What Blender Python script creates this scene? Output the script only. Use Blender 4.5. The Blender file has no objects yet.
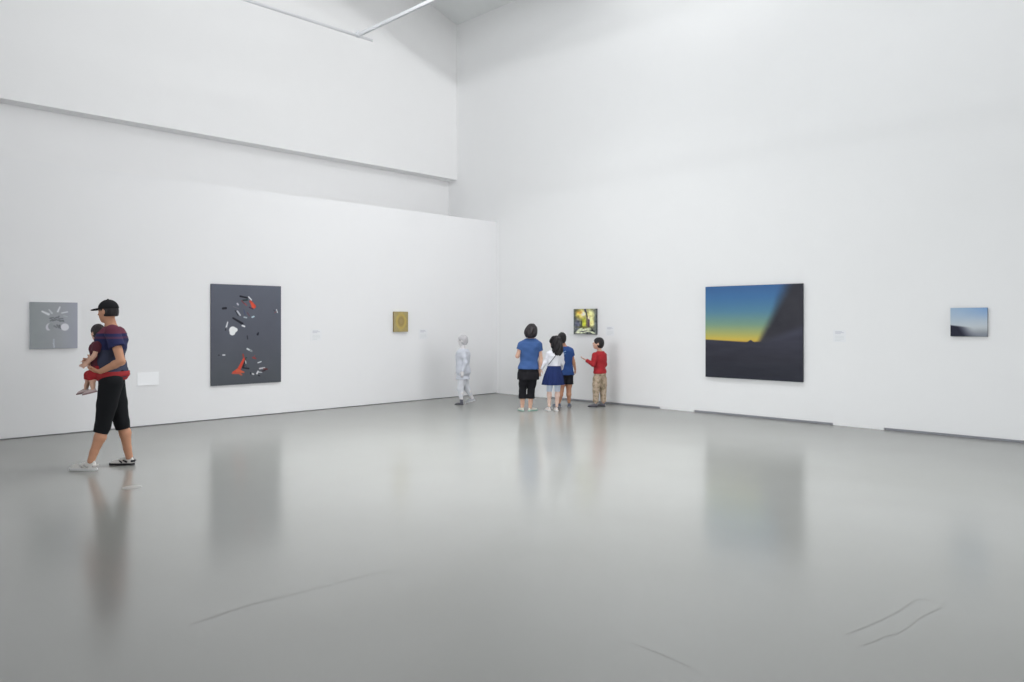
import bpy, bmesh, math, random
import numpy as np
from mathutils import Vector, Matrix
from mathutils.bvhtree import BVHTree

S = bpy.context.scene
COL = S.collection
R_ = math.radians

# ------------------------------------------------------------------ camera
# World: the foot of the room corner is the origin; the left wall is x = 0, the right wall y = 0.
CAM = Vector((11.71, -11.44, 1.55)); ANG = R_(44.53); FPX = 750.0; HOR = 322.0
cd = bpy.data.cameras.new('camera'); cam = bpy.data.objects.new('camera', cd); COL.objects.link(cam)
cam.location = CAM; cam.rotation_euler = (R_(90), 0, ANG)
cd.sensor_width = 36; cd.lens = 36 * FPX / 1024; cd.shift_y = -(341 - HOR) / 1024; cd.clip_end = 200
S.camera = cam
RT = Vector((math.cos(ANG), math.sin(ANG), 0)); FW = Vector((-math.sin(ANG), math.cos(ANG), 0))

# ------------------------------------------------------------------ world, light, exposure
S.view_settings.view_transform = 'Standard'; S.view_settings.look = 'None'
S.view_settings.gamma = 1; S.view_settings.use_curve_mapping = False
S.view_settings.exposure = 0.11
w = bpy.data.worlds.new('world'); S.world = w; w.use_nodes = True
w.node_tree.nodes['Background'].inputs[0].default_value = (0.93, 0.96, 1, 1)
w.node_tree.nodes['Background'].inputs[1].default_value = 0.3

SLOPE = 0.315; CEIL0 = 8.40; LIT0 = 7.06           # ceiling rises away from the right wall
TILT = math.atan(SLOPE)
def strip(name, loc, direction, along, length, power, color=(1, 1, 1), height=.4, spread=180):
    """unseen area light, added to brighten what it faces"""
    l = bpy.data.lights.new(name, 'AREA'); l.shape = 'RECTANGLE'; l.size = length; l.size_y = height; l.energy = power; l.color = color; l.spread = R_(spread)
    o = bpy.data.objects.new(name, l); COL.objects.link(o)
    x = Vector(along).normalized(); z = -Vector(direction); z = (z - x * z.dot(x)).normalized(); y = z.cross(x)
    m = Matrix((x, y, z)).transposed().to_4x4(); m.translation = loc; o.matrix_world = m
strip('fill_strip_right', Vector((4.5, -10, 8.93)), (0, 1, 0), (1, 0, 0), 10, 125, (0.965, 0.98, 1))  # unseen strip added to light the right wall below the dim band
strip('fill_strip_left', Vector((8.7, -9.5, 8.1 + SLOPE * 9.5)), (-1, 0, 0), (0, -1, SLOPE), 9, 22, (0.98, 0.99, 1), .3)  # added strip, out of view, for the upper left wall
strip('fill_strip_corner', Vector((8.7, -2.5, 8.1 + SLOPE * 2.5)), (-1, 0, 0), (0, -1, SLOPE), 3.6, 62, (0.98, 0.99, 1), .3, 110)  # added strip brightening the upper left wall near the corner
strip('fill_overhead_corner', Vector((4.0, -4.0, 7.4)), (0, 0, -1), (1, 0, 0), 2.4, 75, (0.98, 0.99, 1), 2.4, 120)  # unseen overhead fill added for the corner walls and floor
strip('fill_overhead_centre', Vector((5.4, -5.4, 7.3)), (0, 0, -1), (1, 0, 0), 4, 190, (0.97, 0.985, 1), 4, 75)  # added downward fill without a fixture, for the far floor
strip('fill_overhead_right', Vector((10.5, -4.2, 7.3)), (0, 0, -1), (1, 0, 0), 4, 75, (0.93, 0.96, 1), 3, 75)  # added downward fill brightening the floor along the right wall
strip('fill_narrow_back', Vector((7.5, -23.6, 5.4)), (-.2, 1, -.0), (1, 0, 0), 12, 225, (0.93, 0.97, 1), 6, 58)  # added narrow fill behind the camera, aimed at the right wall
strip('fill_narrow_side', Vector((23.6, -6.0, 5.4)), (-1, .26, -.0), (0, -1, 0), 11, 130, (0.98, 0.98, 1), 6, 54)  # added narrow fill from the side, aimed at the left wall
strip('fill_wide_back', Vector((8.0, -23.6, 5.4)), (0, 1, 0), (1, 0, 0), 12, 150, (0.97, 0.985, 1), 7, 180)  # wide fill added in front of the windowless back wall
strip('fill_wide_side', Vector((23.6, -8.0, 5.4)), (-1, 0, 0), (0, -1, 0), 12, 325, (0.98, 0.985, 1), 7, 180)  # wide fill added at the far wall, no glazing there

# ------------------------------------------------------------------ helpers
def lin(c):
    return tuple((v / 255 / 12.92 if v / 255 <= .04045 else ((v / 255 + .055) / 1.055) ** 2.4) for v in c)
def mat(name, rgb, rough=.8, var=0.06, scale=30, bump=0.0, spec=.3, metal=0):
    m = bpy.data.materials.new(name); m.use_nodes = True; nt = m.node_tree; b = nt.nodes['Principled BSDF']
    c = lin(rgb)
    tc = nt.nodes.new('ShaderNodeTexCoord'); n = nt.nodes.new('ShaderNodeTexNoise')
    n.inputs['Scale'].default_value = scale; n.inputs['Detail'].default_value = 4
    nt.links.new(tc.outputs['Object'], n.inputs['Vector'])
    mx = nt.nodes.new('ShaderNodeMix'); mx.data_type = 'RGBA'
    mx.inputs[6].default_value = (*[v * (1 - var) for v in c], 1); mx.inputs[7].default_value = (*[min(1, v * (1 + var)) for v in c], 1)
    nt.links.new(n.outputs['Fac'], mx.inputs[0]); nt.links.new(mx.outputs[2], b.inputs['Base Color'])
    b.inputs['Roughness'].default_value = rough; b.inputs['Specular IOR Level'].default_value = spec; b.inputs['Metallic'].default_value = metal
    if bump:
        bp = nt.nodes.new('ShaderNodeBump'); bp.inputs['Strength'].default_value = bump; bp.inputs['Distance'].default_value = .01
        nt.links.new(n.outputs['Fac'], bp.inputs['Height']); nt.links.new(bp.outputs[0], b.inputs['Normal'])
    return m
def tag(o, label=None, cat=None, group=None, kind=None):
    if label: o['label'] = label
    if cat: o['category'] = cat
    if group: o['group'] = group
    if kind: o['kind'] = kind
    return o
def empty(name, loc, rz=0):
    o = bpy.data.objects.new(name, None); o.empty_display_size = .2; COL.objects.link(o)
    o.location = loc; o.rotation_euler = (0, 0, rz); return o
def mesh_obj(name, verts, faces, m, parent=None, smooth=False, loc=None, midx=None):
    me = bpy.data.meshes.new(name); me.from_pydata([tuple(v) for v in verts], [], [tuple(f) for f in faces]); me.update()
    for mm in (m if isinstance(m, (list, tuple)) else [m]): me.materials.append(mm)
    if midx is not None: me.polygons.foreach_set('material_index', midx)
    if smooth: me.polygons.foreach_set('use_smooth', [True] * len(me.polygons))
    o = bpy.data.objects.new(name, me); COL.objects.link(o)
    if parent: o.parent = parent
    if loc is not None: o.location = loc
    return o
class MB:
    def __init__(s): s.v = []; s.f = []; s.m = []
    def box(s, a, b, mi=0):
        i = len(s.v); (x0, y0, z0), (x1, y1, z1) = a, b
        s.v += [(x0, y0, z0), (x1, y0, z0), (x1, y1, z0), (x0, y1, z0), (x0, y0, z1), (x1, y0, z1), (x1, y1, z1), (x0, y1, z1)]
        fs = [(0, 3, 2, 1), (4, 5, 6, 7), (0, 1, 5, 4), (1, 2, 6, 5), (2, 3, 7, 6), (3, 0, 4, 7)]
        s.f += [tuple(i + k for k in q) for q in fs]; s.m += [mi] * 6; return s
    def prism(s, poly, y0, y1, mi=0, axis='y'):
        """poly in (x,z) extruded along y"""
        i = len(s.v); n = len(poly)
        for y in (y0, y1): s.v += [(p[0], y, p[1]) if axis == 'y' else (y, p[0], p[1]) for p in poly]
        s.f += [tuple(range(i, i + n)), tuple(range(i + 2 * n - 1, i + n - 1, -1))] + [(i + k, i + n + k, i + n + (k + 1) % n, i + (k + 1) % n) for k in range(n)]
        s.m += [mi] * (n + 2); return s
    def tube(s, a, b, r, n=12, mi=0):
        a = Vector(a); b = Vector(b); d = (b - a).normalized(); u = d.orthogonal().normalized(); v = d.cross(u); i = len(s.v)
        for p in (a, b):
            for k in range(n):
                t = 2 * math.pi * k / n; s.v.append(tuple(p + r * (math.cos(t) * u + math.sin(t) * v)))
        s.f += [tuple(range(i, i + n)), tuple(range(i + 2 * n - 1, i + n - 1, -1))] + [(i + k, i + n + k, i + n + (k + 1) % n, i + (k + 1) % n) for k in range(n)]
        s.m += [mi] * (n + 2); return s
    def build(s, name, m, parent=None, smooth=False, bevel=0, loc=None):
        o = mesh_obj(name, s.v, s.f, m, parent, smooth, loc, s.m)
        bm = bmesh.new(); bm.from_mesh(o.data); bmesh.ops.recalc_face_normals(bm, faces=bm.faces); bm.to_mesh(o.data); bm.free()
        if bevel:
            b = o.modifiers.new('bevel', 'BEVEL'); b.width = bevel; b.segments = 2
        return o
def floor_pt(px, py):
    Y = FPX * CAM.z / (py - HOR); return CAM + RT * ((px - 512) / FPX * Y) + FW * Y - Vector((0, 0, CAM.z))
def wall_pt(px, py, wall, off=0):
    """where the sight line meets the left wall (x=0) or right wall (y=0)"""
    d = RT * ((px - 512) / FPX) + FW + Vector((0, 0, (HOR - py) / FPX))
    t = (off - CAM.x) / d.x if wall == 'L' else (-off - CAM.y) / d.y
    return CAM + d * t

# ------------------------------------------------------------------ room
M_wall = mat('white_wall_paint', (239, 239, 239), .85, .01, 3, .02, .2)
M_wall_l = mat('white_partition_paint', (238, 238, 239), .85, .012, 2, .02, .2)
M_ceil = mat('grey_ceiling_paint', (230, 232, 232), .8, .03, 3)
M_back = mat('bounce_cut_wall_grey', (120, 120, 118), .9)  # unseen back walls made grey to cut bounced light near the camera
M_dark = mat('shadow_gap_backing', (176, 176, 184), .9)

XE, AE = 24.0, 24.0
def ceil_z(a): return CEIL0 + SLOPE * a
# right wall: stands on low plinth blocks, with shadow gaps between them
mb = MB()
topz = ceil_z(0) + .2
mb.box((-2.2, 0, .031), (XE, .2, topz))
gaps = []
for p0, p1 in ((548, 660), (694, 833), (884, 1100)):
    gaps.append((wall_pt(p0, 400, 'R').x, wall_pt(p1, 400, 'R').x))
x = -2.2
for g0, g1 in gaps + [(XE, XE)]:
    mb.box((x, 0, 0), (g0, .2, .031)); x = g1
o = tag(mb.build('wall_right', M_wall), kind='structure')
mb = MB()
for g0, g1 in gaps: mb.box((g0, .03, 0.0), (min(g1, XE), .075, .031))
tag(mb.build('trim_1', M_dark), kind='structure')
# left: tall built-out partition, recess above it, overhanging upper wall
tag(MB().box((-1.32, -AE, .012), (0, 0, 3.73)).build('wall_left', M_wall_l), kind='structure')
tag(MB().box((-1.2, -AE, 0), (-.03, 0, .012)).build('trim_2', M_dark), kind='structure')
tag(MB().box((-2.2, -AE, 0), (-1.62, 0, 5.2)).build('wall_left_recess', M_wall), kind='structure')
tag(MB().prism([(-AE, 4.83), (0, 4.83), (0, ceil_z(0)), (-AE, ceil_z(AE))], -2.2, -1.33, axis='x').build('wall_left_upper', M_wall), kind='structure')
# ceiling and the two walls behind the camera
tag(MB().prism([(-AE, ceil_z(AE)), (.2, ceil_z(-.2)), (.2, ceil_z(-.2) + .3), (-AE, ceil_z(AE) + .3)], -2.2, XE + .2, axis='x').build('ceiling', M_ceil), kind='structure')
tag(MB().box((-2.2, -AE - .2, 0), (XE, -AE, ceil_z(AE))).build('wall_back', M_back), kind='structure')
tag(MB().prism([(-AE - .2, 0), (.2, 0), (.2, ceil_z(0)), (-AE - .2, ceil_z(AE))], XE, XE + .2, axis='x').build('wall_far', M_back), kind='structure')

# unseen baffles added to block the fill strips, casting the dim band under the ceiling
tag(MB().box((-1.33, -4.75, 7.9), (XE, -4.5, ceil_z(4.75))).build('light_baffle_right', M_wall), kind='structure')
tag(MB().prism([(-AE, 7.53 + SLOPE * AE), (-.3, 7.53 + SLOPE * .3), (-.3, ceil_z(.3)), (-AE, ceil_z(AE))], 3.2, 3.45, axis='x').build('light_baffle_left', M_wall), kind='structure')

# floor: sealed, polished grey screed
mf = bpy.data.materials.new('sealed_grey_floor'); mf.use_nodes = True; nt = mf.node_tree; b = nt.nodes['Principled BSDF']
tc = nt.nodes.new('ShaderNodeTexCoord')
n1 = nt.nodes.new('ShaderNodeTexNoise'); n1.inputs['Scale'].default_value = .35; n1.inputs['Detail'].default_value = 5
n2 = nt.nodes.new('ShaderNodeTexNoise'); n2.inputs['Scale'].default_value = 2.2; n2.inputs['Detail'].default_value = 8
for n in (n1, n2): nt.links.new(tc.outputs['Object'], n.inputs['Vector'])
cr = nt.nodes.new('ShaderNodeValToRGB'); cr.color_ramp.elements[0].position = .3; cr.color_ramp.elements[1].position = .7
cr.color_ramp.elements[0].color = (*lin((132, 133, 128)), 1); cr.color_ramp.elements[1].color = (*lin((140, 141, 137)), 1)
nt.links.new(n1.outputs['Fac'], cr.inputs[0]); nt.links.new(cr.outputs[0], b.inputs['Base Color'])
mr = nt.nodes.new('ShaderNodeMapRange'); mr.inputs['To Min'].default_value = .155; mr.inputs['To Max'].default_value = .205
nt.links.new(n2.outputs['Fac'], mr.inputs['Value']); nt.links.new(mr.outputs[0], b.inputs['Roughness'])
b.inputs['IOR'].default_value = 2.25
bp = nt.nodes.new('ShaderNodeBump'); bp.inputs['Strength'].default_value = .03; bp.inputs['Distance'].default_value = .02
nt.nodes.remove(bp)
# clear seal coat over a matt screed: the sheen grows with the viewing angle up to the coat's limit
df = nt.nodes.new('ShaderNodeBsdfDiffuse'); gl = nt.nodes.new('ShaderNodeBsdfGlossy'); ms = nt.nodes.new('ShaderNodeMixShader')
fr = nt.nodes.new('ShaderNodeFresnel'); fr.inputs['IOR'].default_value = 2.3
mn = nt.nodes.new('ShaderNodeMath'); mn.operation = 'MINIMUM'; mn.inputs[1].default_value = .38
nt.links.new(fr.outputs[0], mn.inputs[0]); nt.links.new(mn.outputs[0], ms.inputs[0])
nt.links.new(cr.outputs[0], df.inputs['Color']); nt.links.new(mr.outputs[0], gl.inputs['Roughness']); gl.inputs['Color'].default_value = (1, 1, 1, 1)
nt.links.new(df.outputs[0], ms.inputs[1]); nt.links.new(gl.outputs[0], ms.inputs[2])
nt.links.new(ms.outputs[0], nt.nodes['Material Output'].inputs['Surface']); nt.nodes.remove(b)
M_crack = mat('floor_joint_line', (112, 112, 108), .9, spec=.05)
mb = MB().box((-2.2, -AE, -.2), (XE, .2, 0))
def crack(pts, wd):
    P = [floor_pt(*p) for p in pts]
    for a, c in zip(P, P[1:]):
        d = (c - a).normalized(); s = Vector((-d.y, d.x, 0)) * wd * .3; i = len(mb.v)
        mb.v += [tuple(a - s + Vector((0, 0, .0006))), tuple(c - s + Vector((0, 0, .0006))), tuple(c + s + Vector((0, 0, .0006))), tuple(a + s + Vector((0, 0, .0006)))]
        mb.f.append((i, i + 1, i + 2, i + 3)); mb.m.append(1)
crack([(190, 625), (252, 604), (300, 593), (330, 585)], .005); crack([(338, 583), (388, 570)], .006); crack([(498, 536), (517, 531)], .009)
crack([(632, 643), (660, 654), (690, 667)], .004)
crack([(846, 634), (862, 629), (880, 621), (900, 611), (914, 600), (922, 599), (935, 602), (948, 605)], .0035)
crack([(864, 645), (872, 643), (886, 636), (898, 634), (912, 625), (920, 618), (932, 612), (942, 608)], .0035)
o = mesh_obj('floor', mb.v, mb.f, [mf, M_crack], midx=mb.m); tag(o, kind='structure')

# small round floor plate beside the walking man
pc = floor_pt(132, 487.5)
M_plate = mat('pale_floor_plate', (152, 152, 149), .3)
pm = MB()
pm.tube((0, 0, -.001), (0, 0, .002), .085, 32).tube((0, 0, .0015), (0, 0, .003), .06, 32)
tag(pm.build('floor_plate', M_plate, loc=pc), 'flat pale round plate set in the grey floor behind the walking man\'s heels', 'floor plate')

# ------------------------------------------------------------------ hanging rail
M_rail = mat('white_enamel_rail', (226, 227, 230), .35, .01)
HR = 6.3
dep = (HR - CAM.z) * FPX / (HOR - 36)
rc = CAM + RT * ((358.5 - 512) / FPX * dep) + FW * dep; rc.z = HR
rail = empty('hanging_rail', rc)
tag(rail, 'white right-angled rail hanging high in front of the upper left wall', 'rail')
def rod_pt(L): return (0, -L, 0)
a = MB(); a.tube((0, .28, 0), (0, -9, 0), .023, 12); a.build('thin_rail_arm', M_rail, rail, True)
a = MB(); a.box((0, -.018, -.005), (9, .018, .036)); a.box((0, -.022, -.01), (9, -.014, .04)); a.box((0, .014, -.01), (9, .022, .04)); a.build('broad_rail_arm', M_rail, rail)
a = MB(); a.box((-.035, -.04, -.02), (.04, .04, .065)); a.tube((0, 0, .06), (0, 0, .1), .02); a.build('corner_bracket', M_rail, rail, bevel=.006)
for (xx, yy) in ((0, -2.72), (0, -7.5), (3.5, 0), (8, 0)):
    zt = ceil_z(-(rc.y + yy)) - HR
    MB().tube((xx, yy, 0), (xx, yy, zt), .006, 8).tube((xx, yy, .0), (xx, yy, .06), .02, 10).build('suspension_rod', M_rail, rail, True)

# ------------------------------------------------------------------ paintings
def paint_mat(name, rough=.55, grain=.05, scale=120):
    m = bpy.data.materials.new(name); m.use_nodes = True; nt = m.node_tree; b = nt.nodes['Principled BSDF']
    at = nt.nodes.new('ShaderNodeAttribute'); at.attribute_name = 'pigment'
    tc = nt.nodes.new('ShaderNodeTexCoord'); n = nt.nodes.new('ShaderNodeTexNoise'); n.inputs['Scale'].default_value = scale
    nt.links.new(tc.outputs['Object'], n.inputs['Vector'])
    mr = nt.nodes.new('ShaderNodeMapRange'); mr.inputs['To Min'].default_value = 1 - grain; mr.inputs['To Max'].default_value = 1 + grain
    nt.links.new(n.outputs['Fac'], mr.inputs['Value'])
    mx = nt.nodes.new('ShaderNodeVectorMath'); mx.operation = 'SCALE'
    nt.links.new(at.outputs['Color'], mx.inputs[0]); nt.links.new(mr.outputs[0], mx.inputs['Scale'])
    nt.links.new(mx.outputs[0], b.inputs['Base Color']); b.inputs['Roughness'].default_value = rough; b.inputs['Specular IOR Level'].default_value = .25
    return m
M_paint = paint_mat('oil_paint_on_canvas')
def linv(a):
    a = np.clip(a, 0, 255) / 255.; return np.where(a <= .04045, a / 12.92, ((a + .055) / 1.055) ** 2.4)
def fbm(u, v, seed, f0=3, oct=5, sx=1, sy=1):
    rng = np.random.RandomState(seed); out = np.zeros_like(u); amp = 1; tot = 0
    for o_ in range(oct):
        f = f0 * 2 ** o_; G = rng.rand(int(f * sy) + 3, int(f * sx) + 3)
        x = np.clip(u, 0, 1) * f * sx; y = np.clip(v, 0, 1) * f * sy; xi = x.astype(int); yi = y.astype(int); fx = x - xi; fy = y - yi
        fx = fx * fx * (3 - 2 * fx); fy = fy * fy * (3 - 2 * fy)
        out += amp * (G[yi, xi] * (1 - fx) * (1 - fy) + G[yi, xi + 1] * fx * (1 - fy) + G[yi + 1, xi] * (1 - fx) * fy + G[yi + 1, xi + 1] * fx * fy)
        tot += amp; amp *= .5
    return out / tot
def ss(e0, e1, x): t = np.clip((x - e0) / (e1 - e0), 0, 1); return t * t * (3 - 2 * t)
def ramp(x, stops):
    xs = [s[0] for s in stops]; return np.stack([np.interp(x, xs, [s[1][k] for s in stops]) for k in range(3)], -1)
def painting(label, wall, px0, px1, y0l, y1l, y0r, y1r, fn, nx, ny, edge, depth=.04, name='painting', cat='painting'):
    """px0..px1 with top/bottom rows at both ends; u runs left to right, v top to bottom"""
    A = wall_pt(px0, (y0l + y1l) / 2, wall, depth); B = wall_pt(px1, (y0r + y1r) / 2, wall, depth)
    z1 = (wall_pt(px0, y0l, wall, depth).z + wall_pt(px1, y0r, wall, depth).z) / 2; z0 = (wall_pt(px0, y1l, wall, depth).z + wall_pt(px1, y1r, wall, depth).z) / 2
    W = (B - A).length; H = z1 - z0; mid = (A + B) / 2
    if wall == 'L': mid.x = 0
    else: mid.y = 0
    root = empty(name, (mid.x, mid.y, z0), R_(90) if wall == 'L' else 0)   # local: x along wall to the right, -y out of the wall
    tag(root, label, cat)
    MB().box((-W / 2, -depth, 0), (W / 2, -.002, H)).build('stretcher', edge, root, bevel=.003)
    us, vs = np.meshgrid(np.linspace(0, 1, nx), np.linspace(0, 1, ny))
    colr = linv(fn(us, vs, W, H))
    yy = -depth - .002
    V = np.stack([(us - .5) * W, np.full_like(us, yy), (1 - vs) * H], -1).reshape(-1, 3)
    idx = np.arange(nx * ny).reshape(ny, nx)
    F = np.stack([idx[:-1, :-1], idx[1:, :-1], idx[1:, 1:], idx[:-1, 1:]], -1).reshape(-1, 4)
    me = bpy.data.meshes.new('canvas'); me.from_pydata(V.tolist(), [], F.tolist()); me.update()
    # turn the edge of the painted cloth back round the stretcher
    bm = bmesh.new(); bm.from_mesh(me)
    ca = bm.verts.layers.float_color.new('pigment')
    flat = colr.reshape(-1, 3)
    for i, vtx in enumerate(bm.verts): vtx[ca] = (*flat[i], 1)
    be = [e for e in bm.edges if e.is_boundary]
    r = bmesh.ops.extrude_edge_only(bm, edges=be)
    for g in r['geom']:
        if isinstance(g, bmesh.types.BMVert): g.co.y += .008
    bmesh.ops.recalc_face_normals(bm, faces=bm.faces)
    bm.to_mesh(me); bm.free(); me.materials.append(M_paint)
    o = bpy.data.objects.new('canvas', me); COL.objects.link(o); o.parent = root
    return root, W, H

def blob(C, mask, col):
    return C * (1 - mask[..., None]) + np.array(col, float) * mask[..., None]
def stroke(u, v, W, H, x0, y0, x1, y1, w0, w1=None, asp=None, soft=.004):
    """tapered stroke; coordinates in u,v"""
    w1 = w0 if w1 is None else w1; X = u * W; Y = v * H; ax, ay, bx, by = x0 * W, y0 * H, x1 * W, y1 * H
    dx, dy = bx - ax, by - ay; t = np.clip(((X - ax) * dx + (Y - ay) * dy) / (dx * dx + dy * dy + 1e-9), 0, 1)
    d = np.hypot(X - ax - t * dx, Y - ay - t * dy); ww = w0 + (w1 - w0) * t
    return 1 - ss(-soft, soft, d - ww)
def ell(u, v, W, H, x, y, rx, ry, rot=0, soft=.15):
    X = (u - x) * W; Y = (v - y) * H; c, s = math.cos(rot), math.sin(rot); a = (X * c + Y * s) / rx; b_ = (-X * s + Y * c) / ry
    return 1 - ss(1 - soft, 1 + soft, np.hypot(a, b_))

M_edge_w = mat('pale_canvas_edge', (216, 218, 222), .8)
M_edge_d = mat('dark_canvas_edge', (60, 62, 72), .8)
M_edge_g = mat('grey_canvas_edge', (128, 130, 138), .8)
M_edge_o = mat('ochre_canvas_edge', (150, 132, 90), .8)

def p_dark(u, v, W, H):
    C = ramp(v, [(0, (97, 101, 113)), (.5, (90, 93, 104)), (1, (80, 84, 90))]) + (fbm(u, v, 3, 5)[..., None] - .5) * 8
    def s(x0, y0, x1, y1, wd, col, w1=None, soft=.012):
        nonlocal C; C = blob(C, stroke(u, v, W, H, x0, y0, x1, y1, wd * .6, None if w1 is None else w1 * .6, soft=.008), col)
    Wt = (228, 230, 232); K = (30, 32, 40); RD = (206, 70, 52)
    # upper cluster of loose marks
    s(.40, .115, .50, .13, .022, K); s(.44, .155, .50, .15, .02, (40, 52, 52)); s(.52, .12, .56, .15, .016, Wt); s(.42, .16, .46, .19, .014, (120, 60, 66))
    s(.545, .165, .60, .215, .03, RD, .05); s(.57, .19, .585, .225, .04, (214, 84, 60)); s(.53, .225, .58, .24, .016, (70, 50, 74)); s(.47, .19, .49, .205, .016, (150, 80, 84))
    s(.36, .19, .37, .2, .022, (190, 188, 200)); s(.30, .22, .38, .24, .006, (120, 118, 128)); s(.36, .265, .40, .305, .02, (196, 198, 206)); s(.33, .26, .37, .31, .01, K)
    s(.455, .325, .49, .33, .018, (176, 186, 194)); s(.57, .325, .595, .318, .02, (190, 212, 220)); s(.45, .25, .47, .30, .012, (74, 84, 112)); s(.50, .28, .53, .31, .014, (104, 74, 88))
    s(.16, .24, .20, .236, .028, K); s(.20, .24, .205, .236, .02, K)
    s(.30, .335, .43, .39, .022, K, .03); s(.43, .41, .46, .418, .022, Wt)
    s(.225, .375, .205, .43, .014, Wt, .02); s(.205, .43, .195, .455, .01, K)
    s(.66, .485, .65, .5, .018, (30, 34, 44), .03); s(.50, .515, .505, .545, .014, (46, 48, 56))
    s(.93, .245, .945, .275, .012, Wt); s(.90, .28, .93, .262, .008, (130, 76, 84)); s(.89, .25, .9, .26, .008, (60, 50, 60))
    C = blob(C, np.clip(ell(u, v, W, H, .295, .455, .06, .06) + ell(u, v, W, H, .33, .452, .04, .035) + ell(u, v, W, H, .29, .485, .045, .035), 0, 1), (238, 240, 240))
    # lower cluster
    s(.16, .70, .185, .70, .016, Wt); s(.10, .70, .11, .70, .01, K); s(.50, .645, .56, .668, .022, (214, 220, 220)); s(.54, .66, .57, .672, .016, (120, 126, 130))
    s(.44, .70, .45, .735, .02, (150, 66, 58)); s(.455, .745, .37, .865, .03, RD, .05); s(.37, .86, .30, .875, .05, RD, .02); s(.36, .86, .45, .88, .05, (202, 92, 64), .02)
    s(.29, .885, .40, .885, .02, (186, 84, 66), .03); s(.40, .90, .42, .905, .02, (176, 96, 70))
    s(.475, .76, .44, .83, .02, K, .03); s(.44, .835, .52, .845, .02, (36, 36, 44)); s(.475, .765, .48, .79, .012, (214, 216, 214)); s(.46, .80, .49, .83, .014, (70, 66, 76)); s(.49, .735, .47, .74, .014, (46, 60, 52))
    s(.58, .735, .62, .745, .02, (150, 62, 60)); s(.60, .725, .61, .715, .012, (140, 84, 86))
    s(.655, .79, .70, .78, .014, Wt); s(.68, .85, .75, .845, .02, (206, 204, 208)); s(.74, .855, .79, .86, .018, (96, 40, 40)); s(.71, .88, .76, .87, .016, (50, 34, 40))
    s(.655, .88, .64, .90, .022, Wt); s(.65, .885, .71, .89, .014, (196, 198, 202)); s(.66, .92, .68, .925, .012, K); s(.575, .90, .59, .905, .02, (206, 206, 208)); s(.545, .885, .55, .905, .01, K)
    return C
painting('tall dark slate painting with scattered white, black and red brush marks on left wall', 'L', 211, 281, 284, 386, 286, 382, p_dark, 220, 300, M_edge_d, .025)

def p_grey(u, v, W, H):
    C = ramp(u, [(0, (150, 156, 158)), (.6, (160, 163, 168)), (1, (163, 166, 178))]) + (fbm(u, v, 7, 4)[..., None] - .5) * 7
    def s(x0, y0, x1, y1, wd, col, w1=None, soft=.012):
        nonlocal C; C = blob(C, stroke(u, v, W, H, x0, y0, x1, y1, wd * .6, None if w1 is None else w1 * .6, soft=.008), col)
    P = (218, 220, 224)
    s(.25, .20, .38, .26, .018, P, .026); s(.39, .16, .45, .235, .012, (196, 199, 204), .02); s(.62, .10, .575, .20, .012, P, .018)
    s(.66, .23, .78, .205, .012, P, .012); s(.70, .29, .78, .31, .008, (184, 188, 192))
    K = (112, 116, 120)
    for q in ((.42, .34, .48, .33), (.5, .35, .56, .32), (.58, .33, .60, .30), (.60, .36, .68, .35), (.42, .40, .46, .38), (.47, .40, .54, .37), (.56, .38, .70, .41), (.62, .41, .69, .39)): s(*q, .012, K)
    s(.40, .345, .52, .39, .008, K); s(.55, .345, .66, .345, .006, (126, 130, 136))
    C = blob(C, ell(u, v, W, H, .385, .53, .035, .05, .2), (206, 205, 212)); C = blob(C, ell(u, v, W, H, .43, .52, .035, .045), (152, 157, 160))
    s(.50, .51, .55, .54, .016, (124, 128, 132)); s(.56, .49, .60, .55, .016, (120, 124, 128)); s(.61, .50, .64, .56, .018, (108, 112, 116))
    C = blob(C, ell(u, v, W, H, .725, .535, .05, .05), (222, 222, 228))
    s(.49, .80, .495, .97, .014, (182, 187, 196)); s(.475, .88, .505, .96, .006, (200, 204, 210))
    return C
painting('small square pale grey painting with white dashes on left wall, beside walking man', 'L', 30, 77.5, 302, 349.5, 302.5, 348, p_grey, 160, 160, M_edge_w)

def p_gold(u, v, W, H):
    C = ramp(u, [(0, (166, 152, 112)), (.5, (176, 158, 104)), (1, (160, 146, 102))]) + (fbm(u, v, 9, 12)[..., None] - .5) * 26
    r = np.hypot((u - .5) / .36, (v - .48) / .37)
    C = blob(C, np.exp(-((r - .85) / .22) ** 2) * .8, (196, 172, 92)); C = blob(C, np.exp(-((r - .48) / .16) ** 2) * .6, (150, 126, 70))
    C = blob(C, ell(u, v, W, H, .5, .48, .06, .12, 0, .4) * .5, (160, 138, 96)); return C
painting('tiny upright gold painting with an oval ring, alone on the left wall', 'L', 394, 408, 311.5, 332, 311.8, 331.6, p_gold, 60, 80, M_edge_o)

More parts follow.
